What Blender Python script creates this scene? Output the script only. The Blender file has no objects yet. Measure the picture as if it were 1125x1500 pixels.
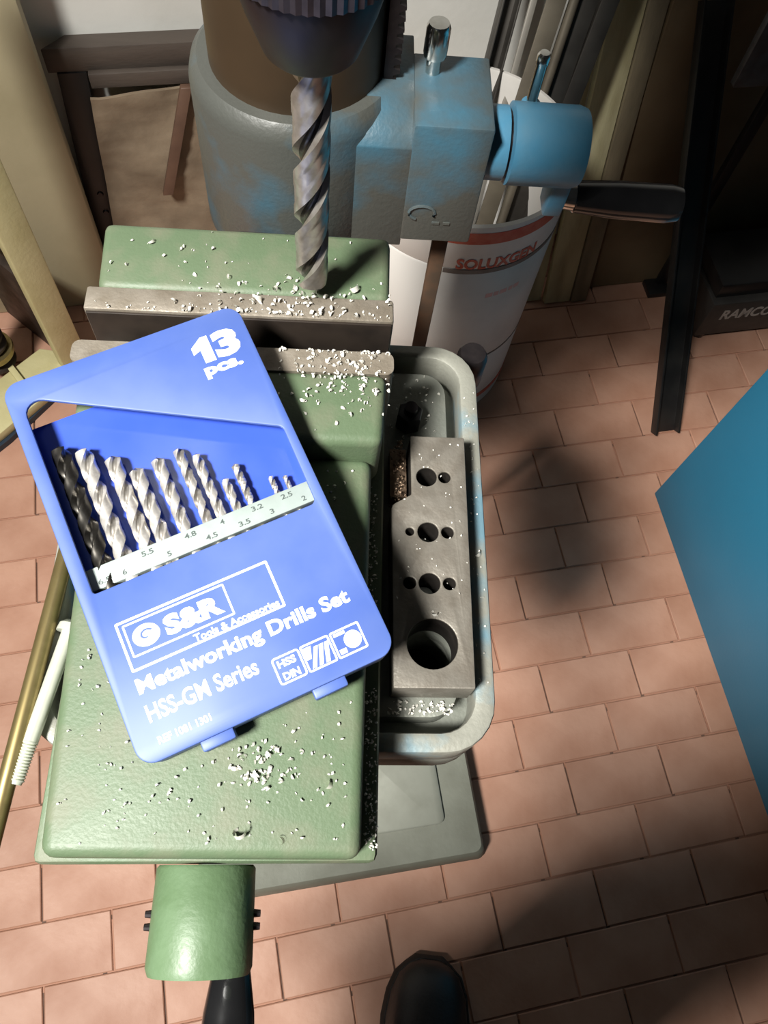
import bpy, bmesh, math, random
from mathutils import Vector, Matrix
from math import sin, cos, pi, radians, sqrt

SC = bpy.context.scene
COL = SC.collection
random.seed(7)

# ------------------------------------------------------------------ camera
cam_d = bpy.data.cameras.new('camera'); cam = bpy.data.objects.new('camera', cam_d); COL.objects.link(cam)
right = Vector((0.99680251, -0.00453948, 0.07977566))
down = Vector((0.02829146, -0.91365985, -0.40549386))
fwd = Vector((0.07472855, 0.40645426, -0.91061))
m = Matrix.Identity(4)
for i in range(3):
    m[i][0] = right[i]; m[i][1] = -down[i]; m[i][2] = -fwd[i]
m[2][3] = 1.25
cam.matrix_world = m
cam_d.sensor_fit = 'VERTICAL'; cam_d.sensor_height = 36.0; cam_d.sensor_width = 27.0
cam_d.lens = 1170.0 / 1500.0 * 36.0
cam_d.clip_start = 0.01
SC.camera = cam

# ------------------------------------------------------------------ world, lights, exposure
w = bpy.data.worlds.new('world'); SC.world = w; w.use_nodes = True
bg = w.node_tree.nodes['Background']; bg.inputs[0].default_value = (0.93, 0.97, 1.0, 1); bg.inputs[1].default_value = 0.012
def area(name, loc, target, sx, sy, power, colr, spread=180):
    l = bpy.data.lights.new(name, 'AREA'); l.shape = 'RECTANGLE'; l.size = sx; l.size_y = sy; l.energy = power; l.color = colr; l.spread = radians(spread)
    o = bpy.data.objects.new(name, l); COL.objects.link(o); o.location = loc
    dv = Vector(target) - Vector(loc); o.rotation_euler = dv.to_track_quat('-Z', 'Y').to_euler()
    return o
area('ceiling_tube_light', (-1.02, -0.78, 2.95), (0.05, 0.12, 0.7), 0.44, 0.38, 32.5, (1.0, 0.98, 0.93), 75)
area('far_tube_light', (-0.30, 0.58, 2.65), (-0.1, 0.3, 0.9), 0.40, 0.035, 1.0, (0.95, 0.98, 1.0))
vs = SC.view_settings
vs.view_transform = 'Standard'; vs.look = 'None'; vs.exposure = -0.06; vs.gamma = 1.0; vs.use_curve_mapping = False

# ------------------------------------------------------------------ materials
def lin(h):
    h = h.lstrip('#'); o = []
    for i in (0, 2, 4):
        c = int(h[i:i + 2], 16) / 255.0
        o.append(c / 12.92 if c <= 0.04045 else ((c + 0.055) / 1.055) ** 2.4)
    return (*o, 1.0)
MATS = {}
def mat(name, base, dirt=None, amt=0.35, scale=30.0, rough=0.5, metal=0.0, bump=0.0, bscale=120.0, rand=0.0, spec=0.5, coat=0.0, detail=6.0, lo=0.4, hi=0.65, aniso=None):
    if name in MATS: return MATS[name]
    M = bpy.data.materials.new(name); M.use_nodes = True; MATS[name] = M
    nt = M.node_tree; b = nt.nodes['Principled BSDF']
    b.inputs['Roughness'].default_value = rough; b.inputs['Metallic'].default_value = metal
    b.inputs['Specular IOR Level'].default_value = spec; b.inputs['Coat Weight'].default_value = coat
    b.inputs['Base Color'].default_value = lin(base)
    tc = nt.nodes.new('ShaderNodeTexCoord')
    mp = nt.nodes.new('ShaderNodeMapping'); nt.links.new(tc.outputs['Object'], mp.inputs[0])
    if aniso: mp.inputs['Scale'].default_value = aniso
    out = None
    if dirt:
        nz = nt.nodes.new('ShaderNodeTexNoise'); nz.inputs['Scale'].default_value = scale; nz.inputs['Detail'].default_value = detail
        nt.links.new(mp.outputs[0], nz.inputs['Vector'])
        rp = nt.nodes.new('ShaderNodeMapRange'); rp.inputs[1].default_value = lo; rp.inputs[2].default_value = hi; rp.inputs[4].default_value = amt
        nt.links.new(nz.outputs[0], rp.inputs[0])
        mx = nt.nodes.new('ShaderNodeMix'); mx.data_type = 'RGBA'
        mx.inputs[6].default_value = lin(base); mx.inputs[7].default_value = lin(dirt)
        nt.links.new(rp.outputs[0], mx.inputs[0]); out = mx.outputs[2]
        rr = nt.nodes.new('ShaderNodeMapRange'); rr.inputs[3].default_value = max(rough - 0.1, 0.03); rr.inputs[4].default_value = min(rough + 0.15, 1)
        nt.links.new(nz.outputs[0], rr.inputs[0]); nt.links.new(rr.outputs[0], b.inputs['Roughness'])
    if rand:
        oi = nt.nodes.new('ShaderNodeObjectInfo')
        hs = nt.nodes.new('ShaderNodeHueSaturation')
        r1 = nt.nodes.new('ShaderNodeMapRange'); r1.inputs[3].default_value = 1 - rand; r1.inputs[4].default_value = 1 + rand
        nt.links.new(oi.outputs['Random'], r1.inputs[0]); nt.links.new(r1.outputs[0], hs.inputs['Value'])
        if out: nt.links.new(out, hs.inputs['Color'])
        else: hs.inputs['Color'].default_value = lin(base)
        out = hs.outputs[0]
    if out: nt.links.new(out, b.inputs['Base Color'])
    if bump:
        n2 = nt.nodes.new('ShaderNodeTexNoise'); n2.inputs['Scale'].default_value = bscale; n2.inputs['Detail'].default_value = 4
        nt.links.new(mp.outputs[0], n2.inputs['Vector'])
        bp = nt.nodes.new('ShaderNodeBump'); bp.inputs['Strength'].default_value = bump; bp.inputs['Distance'].default_value = 0.002
        nt.links.new(n2.outputs[0], bp.inputs['Height']); nt.links.new(bp.outputs[0], b.inputs['Normal'])
    return M

CASE = mat('blue_case_plastic', '#4760a6', '#6175ab', 0.4, 30, 0.46, spec=0.5)
CASEIN = mat('blue_case_inside', '#3a56bd', '#4862c6', 0.4, 40, 0.16)
PRINT = mat('white_print', '#f6f8fa', '#e4eaf2', 0.4, 300, 0.5)
INK = mat('grey_ink', '#48524f', '#5d6764', 0.4, 300, 0.6)
HOLD = mat('grey_holder', '#9da8a4', '#8b9692', 0.5, 120, 0.5)
HSS = mat('bright_drill_steel', '#e2ded8', '#a8a29a', 0.6, 350, 0.3, 0.6)
HSSD = mat('dark_drill_steel', '#54514c', '#2f2d2a', 0.6, 350, 0.3, 0.9)
HSSM = mat('flute_steel', '#a8a39c', '#77726b', 0.6, 350, 0.34, 0.6)
BIGD = mat('worn_drill_steel', '#b0aaa2', '#7d7266', 0.6, 160, 0.30, 0.7)
GREEN = mat('green_vise_paint', '#596a50', '#72715f', 0.75, 55, 0.50, bump=0.10, bscale=700, lo=0.45, hi=0.75)
GREENP = mat('green_hub_paint', '#566d4d', '#687f61', 0.6, 60, 0.42, bump=0.10, bscale=500)
STEEL = mat('machined_steel', '#8d877d', '#6a6259', 0.7, 130, 0.42, 0.55, bump=0.1, bscale=500)
BARST = mat('dull_steel_bar', '#7b766d', '#625b51', 0.6, 110, 0.45, 0.3, bump=0.12, bscale=600)
PLATE = mat('jaw_plate_steel', '#8f877b', '#6d6354', 0.6, 90, 0.5, 0.35, bump=0.2, bscale=400)
TEAL = mat('teal_press_paint', '#3a6376', '#4d4b43', 0.92, 16, 0.4, bump=0.15, bscale=350, lo=0.28, hi=0.50)
TEALC = mat('teal_crank_paint', '#4a86a6', '#6a8b9a', 0.4, 40, 0.34, bump=0.1, bscale=300)
TABLE = mat('worn_table_iron', '#83857c', '#73776f', 0.6, 60, 0.48, 0.3, bump=0.15, bscale=500)
RIM = mat('worn_table_rim', '#8b8b81', '#5a8da3', 0.7, 22, 0.45, 0.15, bump=0.15, bscale=400, lo=0.52, hi=0.62)
BASEM = mat('grey_base_paint', '#76786c', '#67685c', 0.7, 20, 0.6, bump=0.15, bscale=200)
PADM = mat('base_machined_pad', '#85877c', '#74756a', 0.6, 30, 0.5, 0.2)
COLM = mat('oily_column', '#463829', '#33291e', 0.6, 14, 0.38, 0.3)
DKST = mat('black_oxide_steel', '#2a2628', '#3b3534', 0.5, 120, 0.36, 0.6)
KNURL = mat('knurled_sleeve', '#56515a', '#39353b', 0.5, 200, 0.34, 0.75)
RODM = mat('rusty_rod', '#4d3f33', '#6a4a33', 0.5, 60, 0.6, 0.3)
CHROME = mat('chrome', '#dcdbd6', '#b8b4ab', 0.4, 150, 0.14, 1.0)
ZINC = mat('bright_zinc', '#d3d6c8', '#b3b6a8', 0.4, 150, 0.28, 0.4)
BRASS = mat('dull_brass', '#9a8a5e', '#7c6d48', 0.6, 120, 0.35, 0.8)
BLKPL = mat('black_plastic', '#161617', '#1d1d1e', 0.5, 60, 0.16, coat=0.5)
BLKMT = mat('black_painted_metal', '#19191a', '#262523', 0.6, 30, 0.42)
CHIP = mat('metal_shavings', '#f2efe6', '#cfcabd', 0.4, 400, 0.3, 0.35)
CHIPD = mat('brown_swarf', '#7a6553', '#a08a74', 0.6, 500, 0.45, 0.6)
TILE = mat('terracotta_tile', '#b88d77', '#a4765f', 0.75, 11, 0.55, bump=0.25, bscale=90, rand=0.05)
WALL = mat('white_wall_plaster', '#d9d8d2', '#b9b7ae', 0.5, 5, 0.8, bump=0.3, bscale=40, lo=0.5, hi=0.8)
DWOOD = mat('dark_brown_wood', '#4d443d', '#372f2a', 0.7, 14, 0.6, aniso=(0.2, 3, 3), bump=0.2)
TAN = mat('tan_cardboard', '#877661', '#655645', 0.8, 12, 0.8, bump=1.0, bscale=30)
STICK = mat('brown_stick', '#5f4637', '#4a3327', 0.6, 30, 0.6)
CREAM = mat('cream_panel', '#aea486', '#9b9173', 0.6, 6, 0.5, bump=0.1)
YEL = mat('yellow_post_paint', '#c8c092', '#b4aa78', 0.5, 25, 0.5, bump=0.2, bscale=160)
NAVY = mat('dark_navy_paint', '#22303f', '#1a222c', 0.5, 20, 0.5)
BRN = mat('brown_black_iron', '#3c312a', '#241d19', 0.6, 50, 0.5, 0.4)
DRUM = mat('white_drum_plastic', '#dcd8d2', '#b6b0a8', 0.6, 10, 0.5, lo=0.5, hi=0.8)
RED = mat('faded_red_print', '#c2553f', '#cf7a66', 0.6, 60, 0.5)
PINK = mat('faded_pink_print', '#d8a8a2', '#dcc5c0', 0.6, 60, 0.5)
GREYP = mat('grey_print_line', '#6c635c', '#8a8079', 0.6, 60, 0.5)
BARS = [mat('dark_profile', '#4a4641', '#2e2b28', 0.6, 20, 0.45, 0.5), mat('grey_brown_profile', '#6f6759', '#544c41', 0.6, 20, 0.5, 0.3), mat('light_grey_profile', '#a19c93', '#7d7870', 0.5, 20, 0.4, 0.5)]
BOARD1 = mat('pale_board', '#d6cfa6', '#ada27a', 0.8, 10, 0.7, aniso=(3, 3, 0.2), bump=0.2)
BOARD2 = mat('grey_board', '#8b7f66', '#6d6250', 0.8, 10, 0.7, aniso=(3, 3, 0.2), bump=0.2)
PANEL = mat('brown_panel', '#73624a', '#57472f', 0.8, 5, 0.6, bump=0.15)
CABB = mat('blue_cabinet_paint', '#2b7fa3', '#277497', 0.5, 4, 0.42, bump=0.05, bscale=200)
DGREY = mat('dark_grey_machine', '#3c3936', '#2c2a28', 0.6, 25, 0.5, 0.2)
GRYST = mat('grey_steel_plate', '#6a6a6c', '#504c4a', 0.6, 40, 0.45, 0.5)
SHOE = mat('black_shoe_leather', '#1d1b1c', '#2a2627', 0.5, 40, 0.4, bump=0.2, bscale=300)
SOLE = mat('shoe_sole_rubber', '#141313', '#1f1d1c', 0.5, 60, 0.7)
CLOTH = mat('dark_work_trousers', '#2a2e38', '#20242c', 0.5, 30, 0.9, bump=0.2, bscale=300)
SKIN = mat('skin', '#c08f74', '#b07f66', 0.4, 20, 0.5)
HAIR = mat('dark_hair', '#2d2420', '#1f1815', 0.5, 60, 0.6)

# floor bed: grout, with the tile pattern carried on beyond the modelled tiles
GROUT = bpy.data.materials.new('grout_floor'); GROUT.use_nodes = True
nt = GROUT.node_tree; b = nt.nodes['Principled BSDF']; b.inputs['Roughness'].default_value = 0.85
tc = nt.nodes.new('ShaderNodeTexCoord'); mp = nt.nodes.new('ShaderNodeMapping'); mp.inputs['Rotation'].default_value = (0, 0, -radians(10.3))
bk = nt.nodes.new('ShaderNodeTexBrick'); bk.inputs['Scale'].default_value = 1.0; bk.inputs['Brick Width'].default_value = 0.154; bk.inputs['Row Height'].default_value = 0.0765; bk.inputs['Mortar Size'].default_value = 0.003
bk.inputs['Color1'].default_value = lin('#b0846e'); bk.inputs['Color2'].default_value = lin('#a77b65'); bk.inputs['Mortar'].default_value = lin('#6b5245')
nt.links.new(tc.outputs['Object'], mp.inputs[0]); nt.links.new(mp.outputs[0], bk.inputs[0]); nt.links.new(bk.outputs[0], b.inputs['Base Color'])

# ------------------------------------------------------------------ geometry helpers
TH = radians(10.3)
ROOM = Matrix.Rotation(TH, 4, 'Z')
def uvw(u, v, z=0.0): return ROOM @ Vector((u, v, z))

class B:
    def __init__(s): s.v = []; s.f = []
    def add(s, vs, fs):
        k = len(s.v); s.v += [Vector(p) for p in vs]; s.f += [tuple(i + k for i in f) for f in fs]; return s
    def box(s, x0, x1, y0, y1, z0, z1):
        return s.prism([(x0, y0), (x1, y0), (x1, y1), (x0, y1)], z0, z1)
    def prism(s, pts, z0, z1, top=None):
        n = len(pts); top = top or pts
        vs = [(p[0], p[1], z0) for p in pts] + [(p[0], p[1], z1) for p in top]
        fs = [tuple(range(n - 1, -1, -1)), tuple(range(n, 2 * n))] + [(i, (i + 1) % n, n + (i + 1) % n, n + i) for i in range(n)]
        return s.add(vs, fs)
    def lathe(s, prof, n=32, M=None, star=0.0, starz=None):
        # prof: (r, z) from bottom to top, around Z then moved by M
        vs = []; fs = []
        for (r, z) in prof:
            for k in range(n):
                a = 2 * pi * k / n; rr = r
                if star and starz and starz[0] <= z <= starz[1] and k % 2: rr = r - star
                vs.append(Vector((rr * cos(a), rr * sin(a), z)))
        L = len(prof)
        for j in range(L - 1):
            for k in range(n):
                fs.append((j * n + k, j * n + (k + 1) % n, (j + 1) * n + (k + 1) % n, (j + 1) * n + k))
        if prof[0][0] > 1e-6: fs.append(tuple(range(n - 1, -1, -1)))
        if prof[-1][0] > 1e-6: fs.append(tuple((L - 1) * n + k for k in range(n)))
        if M is not None: vs = [M @ p for p in vs]
        return s.add(vs, fs)
    def cyl(s, p0, p1, r0, r1=None, n=24):
        p0 = Vector(p0); p1 = Vector(p1); d = p1 - p0; L = d.length
        M = Matrix.Translation(p0) @ d.to_track_quat('Z', 'Y').to_matrix().to_4x4()
        return s.lathe([(r0, 0), (r1 if r1 is not None else r0, L)], n, M)
    def rings(s, rings, close=True):
        n = len(rings[0]); vs = [p for r in rings for p in r]; fs = []
        for j in range(len(rings) - 1):
            for k in range(n): fs.append((j * n + k, j * n + (k + 1) % n, (j + 1) * n + (k + 1) % n, (j + 1) * n + k))
        if close: fs.append(tuple(range(n - 1, -1, -1))); fs.append(tuple((len(rings) - 1) * n + k for k in range(n)))
        return s.add(vs, fs)
    def tube(s, path, r, n=10):
        path = [Vector(p) for p in path]; R = []
        for i, p in enumerate(path):
            t = (path[min(i + 1, len(path) - 1)] - path[max(i - 1, 0)]).normalized(); q = t.to_track_quat('Z', 'Y')
            R.append([p + q @ Vector((r * cos(2 * pi * k / n), r * sin(2 * pi * k / n), 0)) for k in range(n)])
        return s.rings(R)
    def xf(s, M, start=0):
        for i in range(start, len(s.v)): s.v[i] = M @ s.v[i]
        return s

WL = {}
def finish(o, me, material, parent, smooth=40):
    me.materials.append(material)
    for p in me.polygons: p.use_smooth = True
    me.set_sharp_from_angle(angle=radians(smooth))
def obj(name, geo, material, parent=None, bevel=0.0, seg=2, smooth=40):
    me = bpy.data.meshes.new(name)
    if isinstance(geo, B): me.from_pydata([tuple(p) for p in geo.v], [], geo.f)
    else: me = geo; me.name = name
    vs = [v.co for v in me.vertices]
    lo = Vector((min(v.x for v in vs), min(v.y for v in vs), min(v.z for v in vs))); hi = Vector((max(v.x for v in vs), max(v.y for v in vs), max(v.z for v in vs)))
    c = Vector(((lo.x + hi.x) / 2, (lo.y + hi.y) / 2, lo.z))
    me.transform(Matrix.Translation(-c))
    bm = bmesh.new(); bm.from_mesh(me); bmesh.ops.remove_doubles(bm, verts=bm.verts, dist=1e-7)
    if bevel: 
        ed = [e for e in bm.edges if len(e.link_faces) == 2 and e.calc_face_angle(0) > radians(35)]
        bmesh.ops.bevel(bm, geom=ed, offset=bevel, segments=seg, profile=0.5, affect='EDGES', clamp_overlap=True)
    bmesh.ops.recalc_face_normals(bm, faces=bm.faces); bm.to_mesh(me); bm.free()
    me.materials.clear()
    finish(None, me, material, parent, smooth)
    o = bpy.data.objects.new(name, me); COL.objects.link(o)
    o.location = c - (WL[parent.name] if parent else Vector())
    if parent: o.parent = parent
    WL[o.name] = c
    return o
def tag(o, label=None, cat=None, group=None, kind=None):
    if label: o['label'] = label
    if cat: o['category'] = cat
    if group: o['group'] = group
    if kind: o['kind'] = kind
    return o
def thing(name, label, cat, loc, group=None):
    o = bpy.data.objects.new(name, None); o.empty_display_size = 0.03; COL.objects.link(o); o.location = loc
    WL[o.name] = Vector(loc); return tag(o, label, cat, group)
def curve_mesh(splines, z0, z1, bev=0.0):
    """filled flat outline(s) with holes, thickness z0..z1"""
    cu = bpy.data.curves.new('outline', 'CURVE'); cu.dimensions = '2D'; cu.fill_mode = 'BOTH'
    for pts in splines:
        sp = cu.splines.new('POLY'); sp.points.add(len(pts) - 1); sp.use_cyclic_u = True
        for i, p in enumerate(pts): sp.points[i].co = (p[0], p[1], 0, 1)
    cu.extrude = (z1 - z0) / 2 - bev; cu.bevel_depth = bev; cu.bevel_resolution = 1; cu.offset = -bev
    return curve_to_mesh(cu, Matrix.Translation((0, 0, (z0 + z1) / 2)))
def curve_to_mesh(cu, M):
    t = bpy.data.objects.new('tmp', cu); COL.objects.link(t)
    dg = bpy.context.evaluated_depsgraph_get(); dg.update()
    me = bpy.data.meshes.new_from_object(t.evaluated_get(dg)); bpy.data.objects.remove(t); bpy.data.curves.remove(cu)
    me.transform(M); return me
def text_mesh(body, width, height, x, y, z, thick=0.00012, bold=0.0, shear=0.0):
    """lettering with its lower left corner at x,y and the given width and height"""
    cu = bpy.data.curves.new('text', 'FONT'); cu.body = body; cu.size = 1.0; cu.offset = bold; cu.extrude = 0.01; cu.shear = shear; cu.resolution_u = 3
    me = curve_to_mesh(cu, Matrix.Identity(4))
    xs = [v.co.x for v in me.vertices]; ys = [v.co.y for v in me.vertices]
    sx = width / (max(xs) - min(xs)); sy = height / (max(ys) - min(ys))
    for v in me.vertices: v.co = Vector(((v.co.x - min(xs)) * sx + x, (v.co.y - min(ys)) * sy + y, z + (thick if v.co.z > 0 else 0.0)))
    return me
def rrect(x0, x1, y0, y1, r, n=6):
    return rpoly([(x0, y0), (x1, y0), (x1, y1), (x0, y1)], r, n)
def rpoly(pts, r, n=6):
    out = []; N = len(pts)
    for i, p in enumerate(pts):
        p = Vector(p); a = (Vector(pts[i - 1]) - p).normalized(); c = (Vector(pts[(i + 1) % N]) - p).normalized()
        ri = r[i] if isinstance(r, (list, tuple)) else r
        ang = a.angle(c); t = ri / math.tan(ang / 2); ctr = p + (a + c).normalized() * (ri / sin(ang / 2))
        p0 = p + a * t; p1 = p + c * t; a0 = math.atan2(*(p0 - ctr).yx); a1 = math.atan2(*(p1 - ctr).yx)
        da = (a1 - a0 + pi) % (2 * pi) - pi
        for k in range(n + 1): out.append((ctr.x + ri * cos(a0 + da * k / n), ctr.y + ri * sin(a0 + da * k / n)))
    return out
def circle(x, y, r, n=28): return [(x + r * cos(2 * pi * k / n), y + r * sin(2 * pi * k / n)) for k in range(n)]

# ------------------------------------------------------------------ the setting
fl = obj('floor', B().box(-1.6, 2.4, -1.8, 1.32, -0.06, -0.0035).xf(ROOM), GROUT); tag(fl, 'terracotta brick tiled workshop floor', 'floor', kind='structure')
PU, PV = 0.154, 0.0765
tm = bpy.data.meshes.new('tile')
tb = bmesh.new(); bmesh.ops.create_cube(tb, size=1.0)
for v in tb.verts: v.co = Vector((v.co.x * (PU - 0.0024), v.co.y * (PV - 0.0024), v.co.z * 0.010 - 0.005))
bmesh.ops.bevel(tb, geom=[e for e in tb.edges if all(v.co.z > -0.001 for v in e.verts)] , offset=0.0012, segments=1, affect='EDGES'); tb.to_mesh(tm); tb.free()
tm.materials.append(TILE)
for r in range(-5, 15):
    off = 0.090 if r % 2 == 0 else 0.027
    for k in range(-7, 8):
        p = uvw(off + (k + 0.5) * PU, (r + 0.5) * PV, random.uniform(-0.0006, 0.0004))
        t = bpy.data.objects.new('tile', tm); COL.objects.link(t); t.parent = fl; t.location = p - WL[fl.name]
        t.rotation_euler = (random.gauss(0, 0.002), random.gauss(0, 0.002), TH + random.gauss(0, 0.004))
wl_ = obj('wall_back', B().box(-1.6, 2.4, 1.10, 1.22, -0.0034, 2.7).xf(ROOM), WALL); tag(wl_, 'white plaster wall behind the drill press', 'wall', kind='structure')

# ------------------------------------------------------------------ drill press
CXc, CYc = -0.024, 0.448
dp = thing('drill_press', 'teal floor standing drill press with dark column, chuck and small iron table', 'drill press', (CXc, CYc, 0.0))
# base plate on the floor, turned a little against the table
RB = Matrix.Translation((CXc, CYc, 0)) @ Matrix.Rotation(radians(8.6), 4, 'Z')
ex8 = Vector((cos(radians(8.6)), sin(radians(8.6)))); ey8 = Vector((-ex8.y, ex8.x))
def bl(p): q = Vector(p) - Vector((CXc, CYc)); return (q @ ex8, q @ ey8)
bx, by = bl((0.2394, 0.0172))
base = obj('base', B().rings([[Vector((p[0], p[1], z)) for p in rrect(-bx - g, bx + g, by - g, 0.14 + g, 0.012)] for z, g in ((0.0, 0.006), (0.012, 0.006), (0.044, 0.0), (0.05, -0.004))]).xf(RB), BASEM, dp, smooth=35)
px, py = bl((0.181, 0.0574))
obj('machined_pad', B().rings([[Vector((p[0], p[1], z)) for p in rrect(-px - g, px + g, py - g, -0.08, 0.010)] for z, g in ((0.048, 0.001), (0.056, 0.001), (0.0575, -0.001))]).xf(RB), PADM, base)
for sx in (-1, 1): obj('anchor_bolt', B().lathe([(0.011, 0.05), (0.011, 0.058), (0.009, 0.060), (0.0, 0.0605)], 6, RB @ Matrix.Translation((sx * (bx - 0.03), 0.10, 0))), DKST, base)
col = obj('column', B().lathe([(0.053, 0.05), (0.053, 1.72), (0.050, 1.725)], 48, Matrix.Translation((CXc, CYc, 0))), COLM, dp)
obj('column_flange', B().lathe([(0.095, 0.049), (0.095, 0.07), (0.085, 0.078), (0.07, 0.085), (0.068, 0.13), (0.064, 0.135)], 48, Matrix.Translation((CXc, CYc, 0))), BASEM, dp)
# toothed rack on the right flank of the column
prof = [(0.028, 0.55), (0.0335, 0.55)]
z = 0.552
while z < 1.40:
    prof += [(0.0335, z), (0.0375, z + 0.0016), (0.0375, z + 0.0032), (0.0335, z + 0.0048)]; z += 0.0064
prof += [(0.0335, 1.405), (0.028, 1.405)]
rk = B().prism([(p[0], p[1]) for p in prof], 0, 0.016)
rk.xf(Matrix(((1, 0, 0, 0), (0, 0, -1, CYc - 0.002), (0, 1, 0, 0), (0, 0, 0, 1))))
obj('rack', rk, DKST, col)
# sliding collar
obj('collar', B().lathe([(0.0535, 0.795), (0.062, 0.795), (0.066, 0.802), (0.066, 0.908), (0.064, 0.916), (0.060, 0.920), (0.0535, 0.920)], 56, Matrix.Translation((CXc, CYc, 0))), TEAL, dp)
# worm housing at the collar's right side: two stepped halves
hs = obj('worm_housing', B().box(0.046, 0.094, 0.3930, 0.456, 0.828, 0.9205), TEAL, dp, 0.0018, 2)
sh_ = B().prism([(0.3935, 0.822), (0.3935, 0.903), (0.398, 0.909), (0.4165, 0.9205), (0.470, 0.9215), (0.470, 0.822)], 0.0, 0.0510)
sh_.xf(Matrix(((0, 0, 1, -0.004), (1, 0, 0, 0), (0, 1, 0, 0), (0, 0, 0, 1))))
obj('housing_shoulder', sh_, TEAL, dp, 0.0008, 2)
obj('cast_mark', B().tube([(0.0585 + 0.0085 * cos(a), 0.3928, 0.8535 + 0.006 * sin(a)) for a in [radians(x) for x in range(-20, 250, 22)]], 0.0012, 6), TEAL, hs)
obj('cast_mark', B().box(0.066, 0.071, 0.3922, 0.396, 0.8445, 0.8465).box(0.0735, 0.078, 0.3922, 0.396, 0.8445, 0.8465), TEAL, hs)
bo = obj('clamp_bolt', B().lathe([(0.0045, 0.9200), (0.0045, 0.931), (0.0068, 0.931), (0.0072, 0.933), (0.0072, 0.948), (0.006, 0.951), (0.0, 0.9512)], 16, Matrix.Translation((0.0578, 0.440, 0))), CHROME, dp)
obj('boss', B().cyl((0.090, 0.42, 0.889), (0.1070, 0.42, 0.889), 0.0222), TEALC, dp)
cr = obj('crank_hub', B().lathe([(0.018, 0), (0.0245, 0.0015), (0.0245, 0.004), (0.0245, 0.044), (0.0230, 0.0485), (0.0, 0.0490)], 40, Matrix.Translation((0.1085, 0.42, 0.889)) @ Matrix.Rotation(pi / 2, 4, 'Y')), TEALC, dp)
obj('shaft_collar', B().cyl((0.1060, 0.42, 0.889), (0.110, 0.42, 0.889), 0.020), DKST, cr)
obj('crank_arm', B().rings([[Vector((x, 0.42 + wd * sx, zz)) for sx, x in ((-1, 0.144), (1, 0.144), (1, 0.157), (-1, 0.157))] for zz, wd in ((0.838, 0.009), (0.85, 0.011), (0.889, 0.013))]), TEALC, cr, 0.002)
obj('crank_grip_ferrule', B().cyl((0.154, 0.42, 0.8495), (0.165, 0.42, 0.849), 0.0085, 0.0095), CHROME, cr)
obj('crank_grip', B().lathe([(0.008, 0), (0.0105, 0.002), (0.0125, 0.03), (0.0130, 0.068), (0.0115, 0.076), (0.0, 0.078)], 28, Matrix.Translation((0.163, 0.42, 0.849)) @ Matrix.Rotation(pi / 2 + 0.02, 4, 'Y')), BLKPL, cr)
obj('lock_pin', B().lathe([(0.0034, 0.897), (0.0036, 0.91), (0.0036, 0.926), (0.0042, 0.9265), (0.0042, 0.931), (0.003, 0.933), (0.0, 0.9332)], 14, Matrix.Translation((0.1245, 0.4465, 0))), CHROME, dp)
obj('lock_pin_seat', B().cyl((0.1245, 0.4465, 0.880), (0.1245, 0.4465, 0.8985), 0.0062), TEALC, dp)
obj('guide_rod', B().box(0.0735, 0.0845, 0.416, 0.424, 0.05, 0.829), RODM, dp, 0.001)
# arm and table
obj('table_arm', B().rings([[Vector((x, y, z)) for x, z in ((-0.024 - w_, zt_), (-0.024 - w_ * 0.7, zt_ - 0.04), (-0.024 + w_ * 0.7, zt_ - 0.04), (-0.024 + w_, zt_))] for y, w_, zt_ in ((0.10, 0.045, 0.872), (0.25, 0.045, 0.872), (0.385, 0.04, 0.838))]), TEAL, dp, 0.003)
tbl = obj('table', curve_mesh([rrect(-0.118, 0.0755, 0.0430, 0.2470, 0.022), circle(0.0469, 0.0856, 0.0122)], 0.866, 0.8905, 0.001), TABLE, dp)
obj('table_rim', curve_mesh([rrect(-0.118, 0.0755, 0.0430, 0.2470, 0.022), rrect(-0.1100, 0.0665, 0.0515, 0.2390, 0.015)], 0.888, 0.910, 0.0018), RIM, tbl)
obj('work_surface', curve_mesh([rrect(-0.1035, 0.0600, 0.0585, 0.2325, 0.012), circle(0.0469, 0.0856, 0.0122)], 0.888, 0.9050, 0.0005), TABLE, tbl)
obj('added_bore_cup', B().lathe([(0.0, 0.838), (0.016, 0.838), (0.016, 0.868), (0.0124, 0.868), (0.0124, 0.842), (0.0, 0.842)], 28, Matrix.Translation((0.0469, 0.0856, 0))), DKST, tbl)  # table bore and this closed cup are added so the large hole stays dark
obj('lock_knob', B().lathe([(0.007, 0.862), (0.0085, 0.864), (0.0085, 0.886), (0.007, 0.889), (0.0, 0.8895)], 20, Matrix.Translation((0.0795, 0.2585, 0))), DKST, dp)
# chuck, spindle, head
DX, DY = -0.008, 0.2293
TD = Matrix.Translation((DX, DY, 0))
ch = obj('chuck', B().lathe([(0.0070, 1.0835), (0.0138, 1.0835), (0.0152, 1.0850), (0.0200, 1.0980), (0.0222, 1.1060), (0.0226, 1.1095), (0.0226, 1.150), (0.019, 1.158), (0.013, 1.163), (0.011, 1.175)], 48, TD), mat('black_chuck_steel', '#1f1b20', '#2c272b', 0.5, 120, 0.4, 0.4), dp)
obj('knurled_sleeve', B().lathe([(0.0222, 1.1085), (0.0245, 1.1095), (0.0245, 1.141), (0.0222, 1.143)], 96, TD, 0.0007, (1.1090, 1.1415)), KNURL, ch, smooth=20)
for k in range(3):
    a = radians(90 + 120 * k); obj('chuck_jaw', B().box(0.0069, 0.0105, -0.003, 0.003, 1.0805, 1.090).xf(TD @ Matrix.Rotation(a, 4, 'Z')), DKST, ch, 0.0006)
obj('quill', B().lathe([(0.011, 1.172), (0.026, 1.174), (0.028, 1.178), (0.028, 1.31)], 36, TD), STEEL, dp)
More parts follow.
